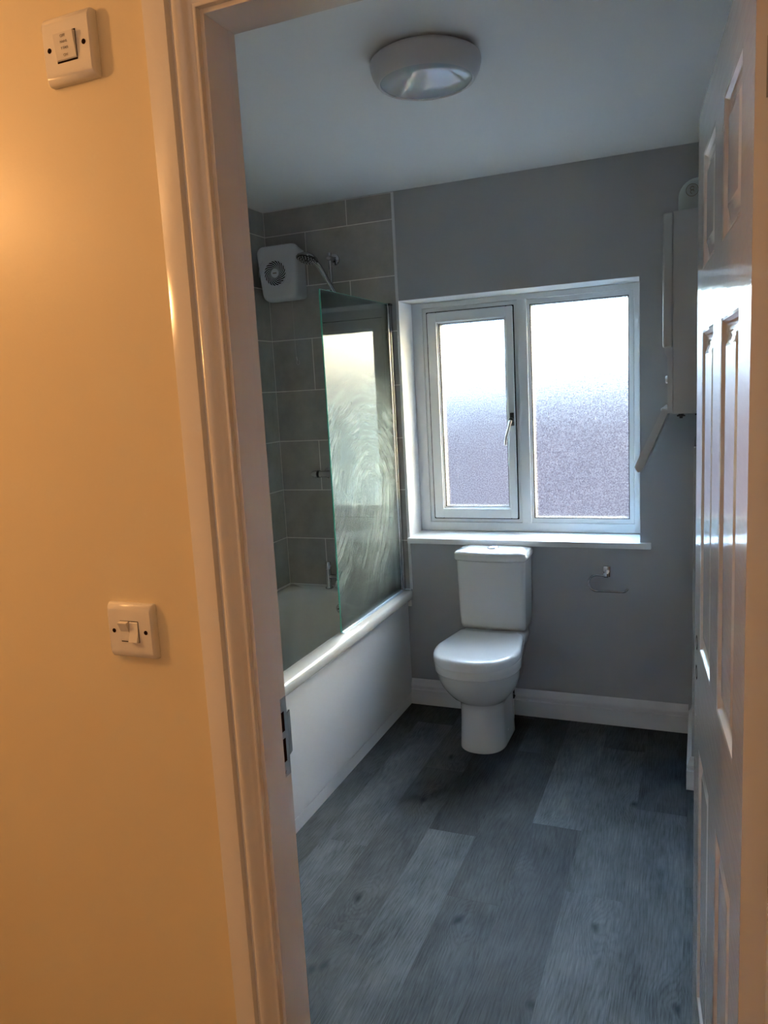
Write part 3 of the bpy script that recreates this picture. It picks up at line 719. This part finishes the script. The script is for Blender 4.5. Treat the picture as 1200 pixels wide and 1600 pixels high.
# ------------------------------------------------------------------ wall plates in the hall
def plate(name, cx, cz, label, cat, dep):
    r = empty(name, (cx, YH, cz))
    R_ = .010; lps = []
    for dx in (-.043, -.0415, -.0395, .0395, .0415, .043):
        k = {.043: .0045, .0415: .0015, .0395: 0}[abs(dx)]; D = dep-k; e = .0012 if abs(dx) == .043 else 0; lp = [(cx+dx, YH, cz-.043+e), (cx+dx, YH, cz+.043-e)]
        for i in range(7): a = pi/2*i/6; lp.append((cx+dx, YH-(D-R_*.75)-R_*.75*sin(a), cz+.043-R_*1.3+R_*1.3*cos(a)-e))
        for i in range(7): a = pi/2-pi/2*i/6; lp.append((cx+dx, YH-(D-R_*.75)-R_*.75*sin(a), cz-.043+R_*1.3-R_*1.3*cos(a)+e))
        lps.append(lp)
    q = MB(); q.loft(lps); q.build('plate', WPLAST, r, smooth=35)
    for s_ in (-1, 1):
        q = MB(); q.lathe([(.0034, 0), (.0034, .0006)], (cx+s_*.0302, YH-dep+.0002, cz), (0, -1, 0), 16); q.build('screw_hole', DARK, r)
    tag(r, label, cat); return r
YP = YH-.0103
lp = plate('light_switch', 1.1852, 1.2067, 'white two-rocker light switch on the cream wall beside the door frame', 'light switch', .0128)
YP = YH-.0128
q = MB().box(1.1852-.0172, 1.1852+.0172, YP-.0004, YP, 1.2067-.0168, 1.2067+.0168).build('recess', DARK, lp)
def rocker(x0, x1, dtop, dbot, cz, parent, h=.0162):
    q = MB(); y = YP
    q.prism([(y, cz-h), (y, cz+h), (y-dtop, cz+h-.0015), (y-.0012-min(dtop, dbot)*.4, cz), (y-dbot, cz-h+.0015)], 'x', x0, x1)
    return q.build('rocker', WPLAST, parent, smooth=20)
rocker(1.1852-.0165, 1.1852-.0004, .0078, .0010, 1.2067, lp); rocker(1.1852+.0004, 1.1852+.0165, .0010, .0065, 1.2067, lp)
up_ = plate('fan_isolator_switch', 1.1865, 2.037, 'white single-rocker fan isolator switch high on the cream wall', 'isolator switch', .0148)
YP = YH-.0148
MB().box(1.1865-.0178, 1.1865+.0178, YP-.0004, YP, 2.037-.0192, 2.037+.0192).build('recess', DARK, up_)
q = MB(); cz = 2.037
q.prism([(YP, cz-.0172), (YP, cz+.0172), (YP-.0062, cz+.0160), (YP-.0022, cz-.0160)], 'x', 1.1865-.0170, 1.1865+.0170); rk = q.build('rocker', WPLAST, up_, smooth=20)
def word(txt, cx, z, size, parent):
    cu = bpy.data.curves.new('t', 'FONT'); cu.body = txt; cu.size = size; cu.align_x = 'CENTER'; cu.align_y = 'CENTER'; cu.extrude = .0001
    to = bpy.data.objects.new('t', cu); COL.objects.link(to); bpy.context.view_layer.update()
    me = bpy.data.meshes.new_from_object(to.evaluated_get(bpy.context.evaluated_depsgraph_get()))
    bpy.data.objects.remove(to); me.materials.clear(); me.materials.append(INK)
    tilt = math.atan2(.0040, .032)
    yy = YP-.0042-(z-cz)*(.0040/.032)-.0002
    me.transform(Matrix.Translation((cx, yy, z)) @ Matrix.Rotation(pi/2-tilt*-1, 4, 'X'))
    me.transform(MW[parent].inverted())
    o = bpy.data.objects.new('lettering', me); COL.objects.link(o); o.parent = parent; MW[o] = MW[parent]
for tx_, zz, sz in (('OFF', cz+.0115, .0050), ('MAINS', cz+.0045, .0042), ('Y FAN', cz-.0030, .0046), ('ON', cz-.0115, .0048)): word(tx_, 1.1865, zz, sz, rk)
